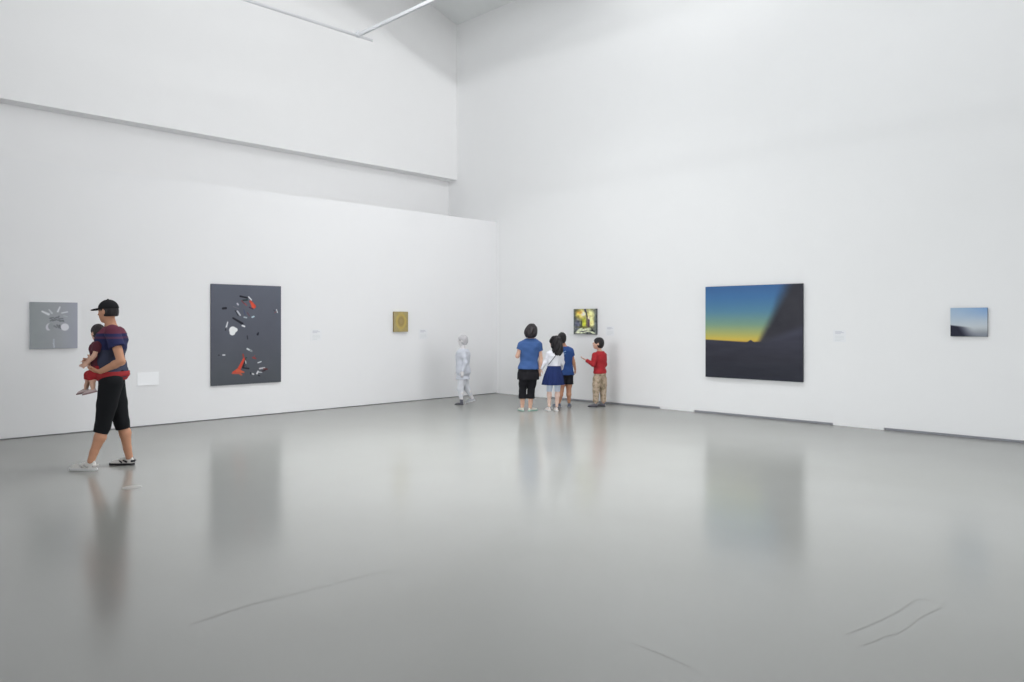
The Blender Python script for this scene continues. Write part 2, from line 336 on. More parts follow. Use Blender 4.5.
def p_forest(u, v, W, H):
    n = fbm(u, v, 21, 4); n2 = fbm(u, v, 22, 10); n3 = fbm(u, v, 25, 6, sx=2)
    C = ramp(n2, [(.25, (44, 48, 52)), (.6, (84, 88, 84)), (.8, (130, 132, 112))])
    g = lambda x, y, a, b_: np.exp(-((u - x) / a) ** 2 - ((v - y) / b_) ** 2)
    C = blob(C, np.clip(g(.72, .25, .24, .28) * 1.5 * (.4 + n), 0, 1), (222, 216, 148)); C = blob(C, np.clip(g(.3, .2, .22, .2) * 1.6 * (.3 + n), 0, 1), (216, 196, 86))
    C = blob(C, np.clip(g(.42, .2, .1, .1) * 1.2, 0, 1), (240, 226, 214)); C = blob(C, np.clip(g(.26, .14, .14, .06) * 1.0 * (.4 + n3), 0, 1), (214, 160, 70))
    C = blob(C, np.clip(g(.46, .55, .11, .16) * 1.7, 0, 1), (186, 190, 64)); C = blob(C, np.clip(g(.8, .55, .12, .14) * 1.5, 0, 1), (222, 212, 140))
    C = blob(C, np.clip(g(.68, .4, .06, .08), 0, 1) * .8, (228, 206, 196))
    C = blob(C, np.clip(g(.15, .62, .16, .2) * 1.3, 0, 1), (84, 86, 104)); C = blob(C, np.clip(g(.97, .5, .07, .6), 0, 1), (84, 92, 92)); C = blob(C, np.clip(g(0, .3, .08, .5), 0, 1), (76, 82, 78))
    for x0, y0, x1, y1, w_, c in ((.53, 0, .60, .3, .014, (56, 52, 60)), (.60, .3, .60, .72, .02, (90, 78, 70)), (.68, .45, .67, .72, .022, (70, 52, 70)), (.50, .0, .53, .1, .02, (60, 60, 70)), (.36, .5, .35, .72, .014, (60, 66, 50))):
        C = blob(C, stroke(u, v, W, H, x0, y0, x1, y1, w_, soft=.012), c)
    C = blob(C, np.clip(g(.45, .72, .3, .035), 0, 1), (92, 92, 40))
    for x, y, a, b_, r in ((.25, .85, .09, .03, -.5), (.45, .83, .09, .018, -.2), (.68, .80, .06, .03, 0), (.62, .88, .10, .015, .1), (.32, .94, .14, .014, 0), (.85, .93, .06, .02, .3)):
        C = blob(C, ell(u, v, W, H, x, y, a, b_, r, .4), (196, 200, 172))
    C = blob(C, ss(.97, 1, v) * .7, (50, 52, 56)); n5 = fbm(u, v, 27, 14, 4); C = C * (.72 + .62 * n5[..., None]) * 1.08 + 6
    return C + (n2[..., None] - .5) * 44
painting('small bright yellow and green woodland painting above the boy in red', 'R', 573.7, 596.3, 309, 334, 308.7, 334.6, p_forest, 120, 135, M_edge_d)

def p_sunset(u, v, W, H):
    sky = ramp(v, [(0, (66, 104, 154)), (.12, (70, 116, 164)), (.28, (88, 134, 158)), (.42, (124, 156, 134)), (.52, (174, 174, 104)), (.58, (206, 182, 80)), (.6, (204, 164, 72))])
    sky = blob(sky, np.clip(1 - v * 3, 0, 1) * .35 * (1 - u), (54, 96, 140))
    n = fbm(u, v, 31, 3, sx=.7, sy=3); n4 = fbm(u, v, 33, 4, sx=1, sy=5)
    gcol = ramp(v + (n - .5) * .2, [(.5, (62, 62, 76)), (.75, (48, 48, 58)), (1, (42, 44, 54))]) + (n4[..., None] - .5) * 14
    gcol = blob(gcol, np.exp(-((v - .62 + .5 * (u - .55)) / .12) ** 2) * ss(.5, .9, u) * .5, (74, 74, 90))
    hz = .585 + .02 * u / .45 - .024 * np.exp(-((u - .49) / .025) ** 2) * (1) - .01 * ss(.5, .56, u)
    hz = hz - np.clip(u - .6, 0, 1) * .45
    smoke_edge = .585 + .27 * (1 - v / .58) + (fbm(u, v, 35, 4) - .5) * .05      # u where the smoke begins
    soft = .035 + .06 * (1 - np.clip(v / .6, 0, 1))
    sm = ss(-1, 1, (u - smoke_edge) / soft)
    C = blob(sky, sm, (0, 0, 0)) * 1
    smc = ramp(fbm(u, v, 37, 3), [(.3, (46, 46, 54)), (.7, (60, 59, 66))])
    C = sky * (1 - sm[..., None]) + smc * sm[..., None]
    gm = ss(-.006, .006, v - hz); gm = np.where(u > .6, ss(-.05, .05, v - hz), gm)
    return C * (1 - gm[..., None]) + gcol * gm[..., None]
painting('large square painting of a dark smoky ridge under a blue and yellow dusk sky', 'R', 705.5, 802.5, 287, 377, 283.2, 382, p_sunset, 240, 240, M_edge_d, .045)

def p_sky(u, v, W, H):
    C = ramp(v, [(0, (150, 178, 208)), (.35, (176, 192, 208)), (.7, (198, 204, 208)), (1, (176, 180, 186))])
    C = blob(C, np.clip((1 - v * 2.2), 0, 1) * u * .7, (122, 160, 212)); C = blob(C, np.clip(1 - v * 2, 0, 1) * (1 - u) * .4, (180, 196, 210))
    C = blob(C, ss(.6, 1.05, v) * ss(.35, .75, u) * .75, (112, 118, 130))
    e = .60 + .12 * u; m = ss(-.02, .05, v - e) * (1 - ss(.15, .75, u + (.9 - v) * .5)); C = blob(C, np.clip(m * 1.15, 0, 1), (30, 32, 50))
    return C + (fbm(u, v, 41, 4)[..., None] - .5) * 6
painting('small landscape canvas of pale blue sky over dark haze, rightmost on the right wall', 'R', 950.5, 987.5, 308, 336, 307.6, 337, p_sky, 90, 70, M_edge_d, .03)

# ------------------------------------------------------------------ wall captions
M_cap = mat('caption_card', (236, 237, 239), .7, .01); M_txt = mat('caption_print', (206, 207, 214), .8, .02); M_txt2 = mat('pale_caption_print', (222, 225, 226), .8, .02)
def caption(label, wall, px, py, W, H):
    p = wall_pt(px, py, wall); r = empty('wall_caption', (p.x, p.y, p.z), R_(90) if wall == 'L' else 0); tag(r, label, 'caption', 'printed captions beside the paintings')
    MB().box((-W / 2, -.004, -H / 2), (W / 2, -.001, H / 2)).build('card', M_cap, r, bevel=.001)
    m1 = MB(); m2 = MB()
    for k, (z, x0, x1, h) in enumerate(((.36, -.32, .2, .05), (.28, -.32, .34, .05), (.2, -.32, .1, .05))): m1.box((x0 * W, -.005, z * H - h * H / 2), (x1 * W, -.0035, z * H + h * H / 2))
    for k in range(4):
        z = -.02 - k * .12; m2.box((-.34 * W, -.005, z * H - .022 * H), ((.36 if k < 3 else .1) * W, -.0035, z * H + .022 * H))
    m1.build('heading_lines', M_txt, r); m2.build('text_lines', M_txt2, r)
caption('faint printed caption to the right of the tall dark slate painting', 'L', 316, 335, .22, .20)
caption('faint printed caption to the right of the tiny gold painting', 'L', 423, 334, .22, .20)
caption('faint printed caption right of the woodland painting, above the boy in red', 'R', 610, 331, .20, .18)
caption('faint printed caption to the right of the large dusk painting', 'R', 839.5, 336, .19, .18)
p0 = wall_pt(137, 378, 'L'); p1 = wall_pt(158.5, 378, 'L'); zt = wall_pt(148, 372.3, 'L').z; zb = wall_pt(148, 384, 'L').z
Wp = (p1 - p0).length
M_white = mat('bright_white_card', (252, 253, 255), .5, .005)
r = empty('wall_panel', ((p0.x + p1.x) / 2, (p0.y + p1.y) / 2, zb), R_(90)); tag(r, 'blank bright white low panel on left wall, just behind the walking man', 'panel')
MB().box((-Wp / 2, -.012, 0), (Wp / 2, -.001, zt - zb)).build('card', M_white, r, bevel=.002)
MB().box((-Wp / 2, -.018, -.02), (Wp / 2, -.001, 0)).build('bottom_ledge', M_white, r, bevel=.002)

# ------------------------------------------------------------------ implicit-surface modelling of people
def V3(p): return np.array(p, float)
class Field:
    def __init__(s): s.p = []
    def add(s, fn, lo, hi, k=.01, op='u'): s.p.append((fn, V3(lo), V3(hi), k, op)); return s
    def seg(s, a, b, ra, rb, k=.012, cut=None, fz=None):
        a = V3(a); b = V3(b); ab = b - a; L2 = float(ab @ ab) + 1e-9; r = max(ra, rb)
        def fn(P):
            t = np.clip(((P - a) @ ab) / L2, 0, 1); d = np.sqrt((((P - a) - t[..., None] * ab) ** 2).sum(-1)) - (ra + (rb - ra) * t)
            if cut is not None: d = np.maximum(d, (P - V3(cut[0])) @ V3(cut[1]))
            return d
        return s.add(fn, np.minimum(a, b) - r, np.maximum(a, b) + r, k)
    def chain(s, pts, rs, k=.012, cut=None):
        for i in range(len(pts) - 1): s.seg(pts[i], pts[i + 1], rs[i], rs[i + 1], k, cut)
        return s
    def ell(s, c, r, F=None, k=.012, op='u'):
        c = V3(c); r = V3(r); F = np.eye(3) if F is None else F        # rows of F: local axes
        def fn(P):
            q = (P - c) @ F.T; k0 = np.sqrt(((q / r) ** 2).sum(-1)); k1 = np.sqrt(((q / r ** 2) ** 2).sum(-1)) + 1e-9
            return k0 * (k0 - 1) / k1
        return s.add(fn, c - r.max(), c + r.max(), k, op)
    def loft(s, st, F, k=.012, pleat=0, npl=0, wr=0, op='u'):
        """st rows: z, cx, cy, rx, ry ; F rows right, forward"""
        st = np.array(sorted(st), float); z = st[:, 0]; R = st[:, 3:].max()
        def fn(P):
            zz = P[..., 2]; cx, cy, rx, ry = [np.interp(zz, z, st[:, i]) for i in (1, 2, 3, 4)]
            X = P[..., 0] - cx; Y = P[..., 1] - cy; a = X * F[0][0] + Y * F[0][1]; b = X * F[1][0] + Y * F[1][1]
            if npl:
                th = np.arctan2(b / ry, a / rx); g = 1 + pleat * np.sin(npl * th + 2 * np.sin(3 * th)) * np.clip((z[-1] - zz) / (z[-1] - z[0]) * 1.5, 0, 1); rx = rx * g; ry = ry * g
            d = (np.sqrt((a / rx) ** 2 + (b / ry) ** 2) - 1) * np.minimum(rx, ry)
            if wr: d = d + wr * (np.sin(zz * 52 + 9 * a * 3 + 4 * b) * .5 + np.sin(zz * 31 - a * 40) * .5)
            return np.maximum(d, np.maximum(zz - z[-1], z[0] - zz))
        lo = (st[:, 1].min() - R, st[:, 2].min() - R, z[0]); hi = (st[:, 1].max() + R, st[:, 2].max() + R, z[-1])
        return s.add(fn, lo, hi, k, op)
    def plane(s, p, n, lo=None, hi=None):
        p = V3(p); n = V3(n)
        return s.add(lambda P: (P - p) @ n, lo if lo is not None else (-9, -9, -9), hi if hi is not None else (9, 9, 9), 0, 'i')
    def mesh(s, h):
        us = [q for q in s.p if q[4] == 'u']
        lo = np.min([q[1] for q in us], 0) - 4 * h; hi = np.max([q[2] for q in us], 0) + 4 * h
        n = np.ceil((hi - lo) / h).astype(int) + 1
        ax = [lo[i] + h * np.arange(n[i]) for i in range(3)]
        D = np.full(n, .2, np.float32)
        for fn, a, b, k, op in s.p:
            pad = 4 * h + k
            i0 = np.maximum(((a - pad - lo) / h).astype(int), 0); i1 = np.minimum(((b + pad - lo) / h).astype(int) + 1, n)
            if (i1 <= i0).any(): continue
            sl = tuple(slice(i0[i], i1[i]) for i in range(3))
            P = np.stack(np.meshgrid(*[ax[i][sl[i]] for i in range(3)], indexing='ij'), -1)
            d = fn(P); o = D[sl]
            if op == 'u':
                if k > 0:
                    hh = np.maximum(k - np.abs(d - o), 0) / k; D[sl] = np.minimum(d, o) - hh * hh * k * .25
                else: D[sl] = np.minimum(d, o)
            elif op == 'i': D[sl] = np.maximum(o, d)
            else: D[sl] = np.maximum(o, -d)
        return nets(D, lo, h)
def nets(D, lo, h):
    ins = D < 0; nx, ny, nz = D.shape
    cs = [(i, j, k) for i in (0, 1) for j in (0, 1) for k in (0, 1)]
    cnt = sum(ins[i:nx - 1 + i, j:ny - 1 + j, k:nz - 1 + k].astype(np.int8) for i, j, k in cs)
    cells = np.argwhere((cnt > 0) & (cnt < 8)); idx = np.full((nx - 1, ny - 1, nz - 1), -1, np.int64)
    idx[tuple(cells.T)] = np.arange(len(cells))
    acc = np.zeros((len(cells), 3)); num = np.zeros(len(cells))
    for a in cs:
        for ax in range(3):
            if a[ax] == 0:
                b = list(a); b[ax] = 1
                A = D[cells[:, 0] + a[0], cells[:, 1] + a[1], cells[:, 2] + a[2]]; B = D[cells[:, 0] + b[0], cells[:, 1] + b[1], cells[:, 2] + b[2]]
                m = (A < 0) != (B < 0); t = np.where(m, A / np.where(m, A - B, 1), 0); p = np.tile(np.array(a, float), (len(cells), 1)); p[:, ax] += t
                acc[m] += p[m]; num[m] += 1
    V = lo + h * (cells + acc / num[:, None])
    F = []
    for ax in range(3):
        u, v = (ax + 1) % 3, (ax + 2) % 3
        sl0 = [slice(1, -1)] * 3; sl0[ax] = slice(0, -1); sl1 = [slice(1, -1)] * 3; sl1[ax] = slice(1, None)
        A = ins[tuple(sl0)]; B = ins[tuple(sl1)]
        e = np.argwhere(A != B); off = np.ones(3, int); off[ax] = 0; e = e + off; fl = A[A != B]
        du = np.zeros(3, int); du[u] = 1; dv = np.zeros(3, int); dv[v] = 1
        q = [idx[tuple(x.T)] for x in (e - du - dv, e - dv, e, e - du)]
        q = np.stack(q, -1); q[~fl] = q[~fl][:, ::-1]; F.append(q[(q >= 0).all(1)])
    return V, np.concatenate(F)
def sdf_obj(name, field, m, parent, h=.006):
    V, F = field.mesh(h)
    me = bpy.data.meshes.new(name); me.vertices.add(len(V)); me.vertices.foreach_set('co', V.astype(np.float32).ravel())
    me.loops.add(len(F) * 4); me.loops.foreach_set('vertex_index', F.astype(np.int32).ravel())
    me.polygons.add(len(F)); me.polygons.foreach_set('loop_start', np.arange(0, len(F) * 4, 4, dtype=np.int32)); me.polygons.foreach_set('loop_total', np.full(len(F), 4, dtype=np.int32))
    me.update(calc_edges=True); me.validate(); me.polygons.foreach_set('use_smooth', [True] * len(me.polygons)); me.materials.append(m)
    o = bpy.data.objects.new(name, me); COL.objects.link(o); o.parent = parent; return o
def unit(v): v = V3(v); return v / (np.linalg.norm(v) + 1e-9)
def frame(yaw, pitch=0, roll=0):
    """rows: right, forward, up. yaw 0 faces away from the camera, +90 faces picture-left; pitch + looks up"""
    y = R_(yaw); p = R_(pitch); f = V3((-math.sin(y) * math.cos(p), math.cos(y) * math.cos(p), math.sin(p)))
    r = V3((math.cos(y), math.sin(y), 0)); u = np.cross(r, f)
    if roll: c, s_ = math.cos(R_(roll)), math.sin(R_(roll)); r, u = r * c + u * s_, u * c - r * s_
    return np.array([r, f, u])

class Figure:
    def __init__(s, label, px, depth, height, zbase=0, name='person'):
        s.Y = depth; s.X = (px - 512) / FPX * depth; s.s = height / 1.75; s.z0 = zbase
        b = CAM + RT * s.X + FW * depth; s.root = empty(name, (b.x, b.y, zbase), ANG)
        tag(s.root, label, 'person')
    def J(s, px, py, dy=0.):
        Y = s.Y + dy; return V3(((px - 512) / FPX * Y - s.X, dy, CAM.z + (HOR - py) * Y / FPX - s.z0))
    def add(s, name, field, m, h=.006, label=None):
        o = sdf_obj(name, field, m, s.root, h)
        if label: o['label'] = label
        return o

def hand(f, wrist, d, palm, size, side=1, curl=.5):
    """d finger direction, palm the direction the palm faces; side +1 puts the thumb at cross(d,palm)"""
    d = unit(d); palm = unit(V3(palm) - d * (V3(palm) @ d)); t = np.cross(d, palm) * side; w_ = V3(wrist)
    c = w_ + d * size * .25
    f.ell(c, (size * .29, size * .22, size * .085), np.array([d, t, palm]), .012 * size / .18)
    for i, (o_, L) in enumerate(((.15, .40), (.055, .46), (-.045, .43), (-.14, .33))):
        b = w_ + d * size * .46 + t * size * o_; d1 = unit(d + palm * curl * .5 + t * o_ * .4); d2 = unit(d + palm * curl * 1.5 + t * o_ * .3); d3 = unit(d * .6 + palm * (.2 + curl * 2))
        p1 = b + d1 * size * L * .42; p2 = p1 + d2 * size * L * .33; p3 = p2 + d3 * size * L * .25; r = size * .044
        f.chain([b - d * size * .1, b, p1, p2, p3], [r, r, r * .98, r * .9, r * .75], .002)
    b = w_ + d * size * .12 + t * size * .14; p1 = b + unit(d * .7 + t * .8 + palm * .25) * size * .24; p2 = p1 + unit(d + t * .25 + palm * .4) * size * .22
    f.chain([b, p1, p2], [size * .062, size * .052, size * .04], .004)
def head(f, c, F, H, neck, rn):
    r, fw, u = F; c = V3(c)
    f.ell(c + u * .10 * H - fw * .05 * H, (.335 * H, .415 * H, .385 * H), F)
    f.ell(c - u * .19 * H + fw * .09 * H, (.255 * H, .29 * H, .285 * H), F, .03)
    f.ell(c - u * .38 * H + fw * .20 * H, (.12 * H, .13 * H, .10 * H), F, .02)
    f.ell(c + u * .07 * H + fw * .27 * H, (.22 * H, .075 * H, .05 * H), F, .01)          # brow
    f.chain([c + u * .05 * H + fw * .33 * H, c - u * .09 * H + fw * .435 * H], [.03 * H, .052 * H], .008)
    for sd in (-1, 1):
        f.ell(c - u * .095 * H + fw * .385 * H + r * sd * .045 * H, (.04 * H, .04 * H, .035 * H), F, .004)
        f.ell(c - u * .02 * H + r * sd * .335 * H - fw * .04 * H, (.028 * H, .075 * H, .12 * H), F, .004)
        f.ell(c - u * .09 * H + r * sd * .16 * H + fw * .23 * H, (.10 * H, .09 * H, .08 * H), F, .015)
    f.ell(c - u * .225 * H + fw * .345 * H, (.085 * H, .05 * H, .04 * H), F, .006)
    f.seg(V3(neck) - u * .02, c - u * .22 * H - fw * .05 * H, rn * 1.15, rn, .02)
def face_parts(fig, c, F, H, skin_lip, brow):
    r, fw, u = F; c = V3(c); h = .003
    for sd in (-1, 1):
        e = Field().ell(c + u * .0 * H + r * sd * .15 * H + fw * .325 * H, (.05 * H, .03 * H, .026 * H), F, 0); fig.add('eye', e, M_eye, h)
        e = Field().ell(c + u * .0 * H + r * sd * .15 * H + fw * .345 * H, (.022 * H, .014 * H, .024 * H), F, 0); fig.add('iris', e, M_iris, h * .8)
        e = Field().chain([c + u * .085 * H + r * sd * .08 * H + fw * .345 * H, c + u * .10 * H + r * sd * .15 * H + fw * .335 * H, c + u * .08 * H + r * sd * .22 * H + fw * .295 * H], [.012 * H, .015 * H, .009 * H], .002); fig.add('eyebrow', e, brow, h)
    e = Field().ell(c - u * .222 * H + fw * .385 * H, (.075 * H, .03 * H, .014 * H), F, 0).ell(c - u * .245 * H + fw * .38 * H, (.06 * H, .03 * H, .017 * H), F, .002); fig.add('lips', e, skin_lip, h)

def torso_st(pelv, neck, s, wide=1., deep=1., f=0., fw=(0, 1, 0), belly=0):
    """(z,cx,cy,rx,ry) stations from crotch to neck base"""
    pelv = V3(pelv); neck = V3(neck); out = []
    for t, rx, ry, off in ((-.14, .13, .09, 0), (-.02, .168, .115, -.01), (.10, .165, .112, -.005), (.3, .138, .098, .01), (.5, .145, .105, .005), (.72, .165, .115, 0), (.86, .165, .10, -.005), (.95, .11, .075, -.005), (1.0, .065, .06, 0)):
        c = pelv + (neck - pelv) * t + V3(fw) * off * s; out.append((c[2], c[0], c[1], (rx * s * wide + f), (ry * s * deep + f)))
    return out
def skin_arm(f, sh, el, wr, s, k=.015):
    sh, el, wr = V3(sh), V3(el), V3(wr); m = el + (wr - el) * .3
    f.chain([sh, sh + (el - sh) * .4, el, m, wr], [.052 * s, .047 * s, .039 * s, .040 * s, .026 * s], k)
def skin_leg(f, hip, kn, an, s, k=.02, fw=(0, 1, 0)):
    hip, kn, an = V3(hip), V3(kn), V3(an); c = kn + (an - kn) * .32 - V3(fw) * .012 * s
    f.chain([hip, hip + (kn - hip) * .5, kn, c, an + (kn - an) * .25, an], [.088 * s, .075 * s, .053 * s, .056 * s, .039 * s, .036 * s], k)
def shoe(fig, an, yaw, L, m_up, m_sole, m_acc=None, W=None, low=False, z=0., laces=True, pitch=0., sole_h=.022):
    """an: ankle point; heel sits .24 L behind it"""
    W = W or L * .37; F = frame(yaw, pitch); r, fw, u = F; a = V3(an).copy()
    base = a - u * (a[2] - z) if pitch == 0 else a - u * .075 * L / .27
    heel = base - fw * L * .22; toe = base + fw * L * .78; P = lambda x, y, zz: base + r * x * W + fw * y * L + u * zz
    sh = sole_h * L / .27
    o = Field()
    def outline(p):
        q = (p - base) @ F.T; t = np.clip((q[..., 1] + .1 * L) / (L * .73), 0, 1); hw = W * (.33 + .17 * ss(0, .9, t)) ; cy = np.clip(q[..., 1], -.22 * L + W * .33, .78 * L - W * .42)
        return np.hypot(q[..., 0] + W * .03 * np.sin(t * 3), q[..., 1] - cy) - hw * .97, q
    def sole(p):
        d, q = outline(p); zz = q[..., 2]; return np.maximum(d - .002, np.maximum(zz - sh, -zz) - 0)
    lo = np.minimum(heel, toe) - W; hi = np.maximum(heel, toe) + W; hi[2] += .12
    so = Field().add(sole, lo, hi, 0)
    up = Field()
    hgt = .34 * L if not low else .31 * L
    def upper(p):
        d, q = outline(p); y = q[..., 1] / L; top = np.interp(y, [-.22, -.1, .08, .22, .45, .65, .78], [hgt * .95, hgt, hgt * .94, hgt * .80, .225 * L, .185 * L, .13 * L])
        zz = q[..., 2]; tz = np.clip(zz / top, 0, 1); return np.maximum(d + .004 + W * .20 * tz ** 2.2, np.maximum((zz - top) * .8, sh * .8 - zz))
    up.add(upper, lo, hi, 0)
    up.ell(P(0, .01, hgt * 1.02), (.15 * W + .012, .10 * L, .05 * L), F, 0, 's')
    so_o = fig.add('shoe', up, m_up, max(.0035, .0045 * L / .27)); s2 = sdf_obj('sole', so, m_sole, so_o, max(.0035, .0045 * L / .27))
    if m_acc is not None:
        e = Field()
        for sd in (-1, 1): e.chain([P(sd * .44, .02, .04 * L / .27), P(sd * .40, .16, .055 * L / .27)], [.011, .008], .004).chain([P(sd * .46, .22, .035 * L / .27), P(sd * .40, .32, .05 * L / .27)], [.009, .007], .004)
        e.chain([P(-.3, -.17, hgt * .5), P(0, -.215, hgt * .5), P(.3, -.17, hgt * .5)], [.012] * 3, .004)
        sdf_obj('side_stripe', e, m_acc, so_o, .004)
    if laces:
        e = Field()
        for y in (.2, .27, .34, .41): 
            top = np.interp(y, [.08, .22, .45], [hgt * .94, hgt * .80, .225 * L]); e.seg(P(-.13, y, top - .002), P(.13, y + .02, top - .002), .0045, .0045, 0)
        sdf_obj('laces', e, m_sole, so_o, .003)
    return so_o
def hair_short(fig, c, F, H, m, puff=1.08, nape=.42, face=(.33, .20), amp=.006, extra=None, h=.005, k=.03):
    r, fw, u = F; c = V3(c); e = Field()
    e.ell(c + u * .12 * H - fw * .07 * H, (.345 * H * puff, .425 * H * puff, .40 * H * puff), F, 0)
    e.ell(c - u * .10 * H - fw * .18 * H, (.29 * H * puff, .26 * H * puff, .34 * H * puff), F, k)
    if extra: extra(e)
    e.ell(c - u * .24 * H + fw * (.45 - face[1] * 0) * H, (.40 * H, face[0] * H, .44 * H), F, 0, 's')
    for sd in (-1, 1): e.ell(c - u * .08 * H + r * sd * .40 * H + fw * .02 * H, (.12 * H, .13 * H, .17 * H), F, 0, 's') if not extra else None
    e.plane(c - u * nape * H, -u, c - 1.2 * H * np.ones(3), c + 1.2 * H * np.ones(3))
    def strands(P):   # fine locks
        return 0
    # displacement by wrapping the first primitives
    pr = []
    for fn, a, b, kk, op in e.p:
        if op == 'u':
            def g(P, fn=fn):
                q = (P - c) @ F.T; th = np.arctan2(q[..., 0], q[..., 1]); return fn(P) - amp * (np.sin(th * 5 + q[..., 2] * 42 + 2 * np.sin(q[..., 0] * 40)) * .6 + np.sin(th * 17 + q[..., 2] * 30) * .5 + np.sin(th * 29 + q[..., 2] * 55 + 1) * .3)
            pr.append((g, a - amp, b + amp, kk, op))
        else: pr.append((fn, a, b, kk, op))
    e.p = pr
    return fig.add('hair', e, m, h)

M_skin = mat('skin_light', (214, 172, 150), .6, .04, 20); M_skin2 = mat('skin_tan', (190, 140, 112), .6, .04, 20); M_skin3 = mat('skin_fair', (226, 196, 182), .6, .03, 20)
M_eye = mat('eye_white', (225, 222, 218), .3, .01); M_iris = mat('eye_dark', (34, 26, 24), .2, .01); M_lip = mat('lip_rose', (176, 104, 96), .5, .02)
M_hair = mat('black_hair', (25, 21, 24), .5, .3, 90, .3, .4); M_hair2 = mat('dark_brown_hair', (36, 29, 32), .5, .3, 90, .3, .4)

def tshirt(fig, pelv, neck, shs, els, s, F, m, hem, frac=.55, wide=1., deep=1., f=.014, rs=.058, flare=1.0, name='shirt', wr=.004, h=.006, neckcut=True, skirtpts=None):
    e = Field(); st = torso_st(pelv, neck, s, wide, deep, f, F[1])
    st = [q for q in st if q[0] > hem + .02]; lo = st[0]
    st = [(hem, lo[1], lo[2], lo[3] * flare, lo[4] * flare)] + st
    e.loft(st, F, .02, wr=wr)
    for sh, el, fr in zip(shs, els, frac if isinstance(frac, (list, tuple)) else (frac, frac)):
        sh, el = V3(sh), V3(el); d = unit(el - sh); p = sh + (el - sh) * fr
        nk = V3(neck) - V3((0, 0, .035 * s)); e.seg(nk + (sh - nk) * .3, sh, .05 * s, (rs - .004) * s + .004, .03)
        e.seg(sh, p + d * .02, rs * s + .004, rs * s * 1.08 + .003, .03, cut=(p, d))
    if neckcut: e.ell(V3(neck) + V3((0, 0, .035 * s)), (.062 * s, .062 * s, .045 * s), None, 0, 's')
    return fig.add(name, e, m, h), e
def long_sleeves(e, shs, els, wrs, s, r0=.056, r1=.031):
    for sh, el, wr in zip(shs, els, wrs):
        sh, el, wr = V3(sh), V3(el), V3(wr); d = unit(wr - el)
        e.chain([sh, sh + (el - sh) * .5, el], [r0 * s + .004, r0 * s, (r0 + r1) / 2 * s + .004], .02); e.seg(el, wr + d * .02, (r0 + r1) / 2 * s + .004, r1 * s, .02, cut=(wr, d))

def body(fig, head_c, HF, H, neck, pelv, shs, els, wrs, hips, kns, ans, F, m, hands, wide=1., deep=1., h=.005, rn=.05, armk=1.):
    s = fig.s; e = Field(); head(e, head_c, HF, H, neck, rn * s)
    e.loft(torso_st(pelv, neck, s, wide, deep, -.006, F[1]), F, .03)
    for sh in shs: nk = V3(neck) - V3((0, 0, .03 * s)); e.seg(nk, V3(sh), .045 * s, .047 * s, .03)
    for sh, el, wr in zip(shs, els, wrs): skin_arm(e, sh, el, wr, s * armk)
    for hp, kn, an in zip(hips, kns, ans): skin_leg(e, hp, kn, an, s, fw=F[1])
    for an in ans:   # foot inside the shoe
        pass
    for wr, (d, pl, sd, cu) in zip(wrs, hands): hand(e, wr, d, pl, .185 * s, sd, cu)
    return fig.add('body', e, m, h)

# ---- woman with the blue t-shirt, back to the camera
def build_woman():
    g = Figure('woman seen from behind in blue t-shirt and black cropped leggings, short dark hair', 527, 13.06, 1.53); J = g.J; s = g.s
    F = frame(-8); HF = frame(-28, 4); H = .225
    hc = J(532, 331.2); nk = J(530.8, 338.3); pv = J(528, 370.5)
    shs = [J(521.4, 345, .0), J(538.6, 345.4, .0)]; els = [J(517.4, 356.3, -.01), J(540.8, 358.5, .01)]; wrs = [J(517.6, 354.8, .23), J(539.4, 369.3, .02)]
    hips = [J(524.0, 377), J(532.2, 377)]; kns = [J(522.6, 391), J(531, 391.2)]; ans = [J(522.4, 406.6), J(530.2, 407.2)]
    body(g, hc, HF, H, nk, pv, shs, els, wrs, hips, kns, ans, F, M_skin, [((.25, .9, .3), (1, 0, 0), 1, .4), ((-.02, .0, -1), (.4, .8, 0), -1, .7)], wide=1.08, deep=1.1)
    m = mat('blue_jersey', (62, 92, 144), .85, .08, 60, .1)
    tshirt(g, pv, nk, shs, els, s, F, m, J(528, 369)[2], (.42, .42), 1.12, 1.15, .02, .064, 1.03, 't_shirt')
    mk = mat('black_leggings', (22, 22, 27), .9, .1, 60)
    e = Field(); z0 = J(0, 398.5)[2]
    for hp, kn, an in zip(hips, kns, ans):
        c = kn + (an - kn) * .35; e.chain([hp, hp + (kn - hp) * .5, kn, c, an], [.104 * s, .09 * s, .07 * s, .078 * s, .058 * s], .02)
    e.loft([q for q in torso_st(pv, nk, s, 1.1, 1.15, .006, F[1]) if q[0] < pv[2] + .12], F, .03)
    e.plane((0, 0, z0), (0, 0, -1)); g.add('leggings', e, mk)
    e = Field(); zt = J(0, 368)[2]; zb = J(0, 379.5)[2]; e.loft([(zb, pv[0] + .0, 0, .19, .135), (zb + .1, pv[0], 0, .188, .132), (zt, pv[0], 0, .165, .118)], F, 0, .03, 9); g.add('overskirt', e, mat('black_cotton_skirt', (27, 26, 31), .9, .1, 60))
    ex = lambda e: (e.ell(hc - HF[1] * .05 - HF[2] * .02, (.112, .12, .112), HF, .03), e.ell(hc - HF[2] * .06 - HF[1] * .05, (.08, .085, .06), HF, .02))
    hair_short(g, hc, HF, H, M_hair2, 1.2, .47, (.28, .2), .006, ex)
    face_parts(g, hc, HF, H, M_lip, M_hair2)
    mu = mat('pale_green_shoe', (208, 206, 196), .7); ms = mat('green_sole', (120, 160, 150), .7)
    shoe(g, ans[0], 18, .215, mu, ms, low=True, laces=False, sole_h=.02); shoe(g, ans[1], -45, .215, mu, ms, low=True, laces=False, sole_h=.02)
    return g
build_woman()

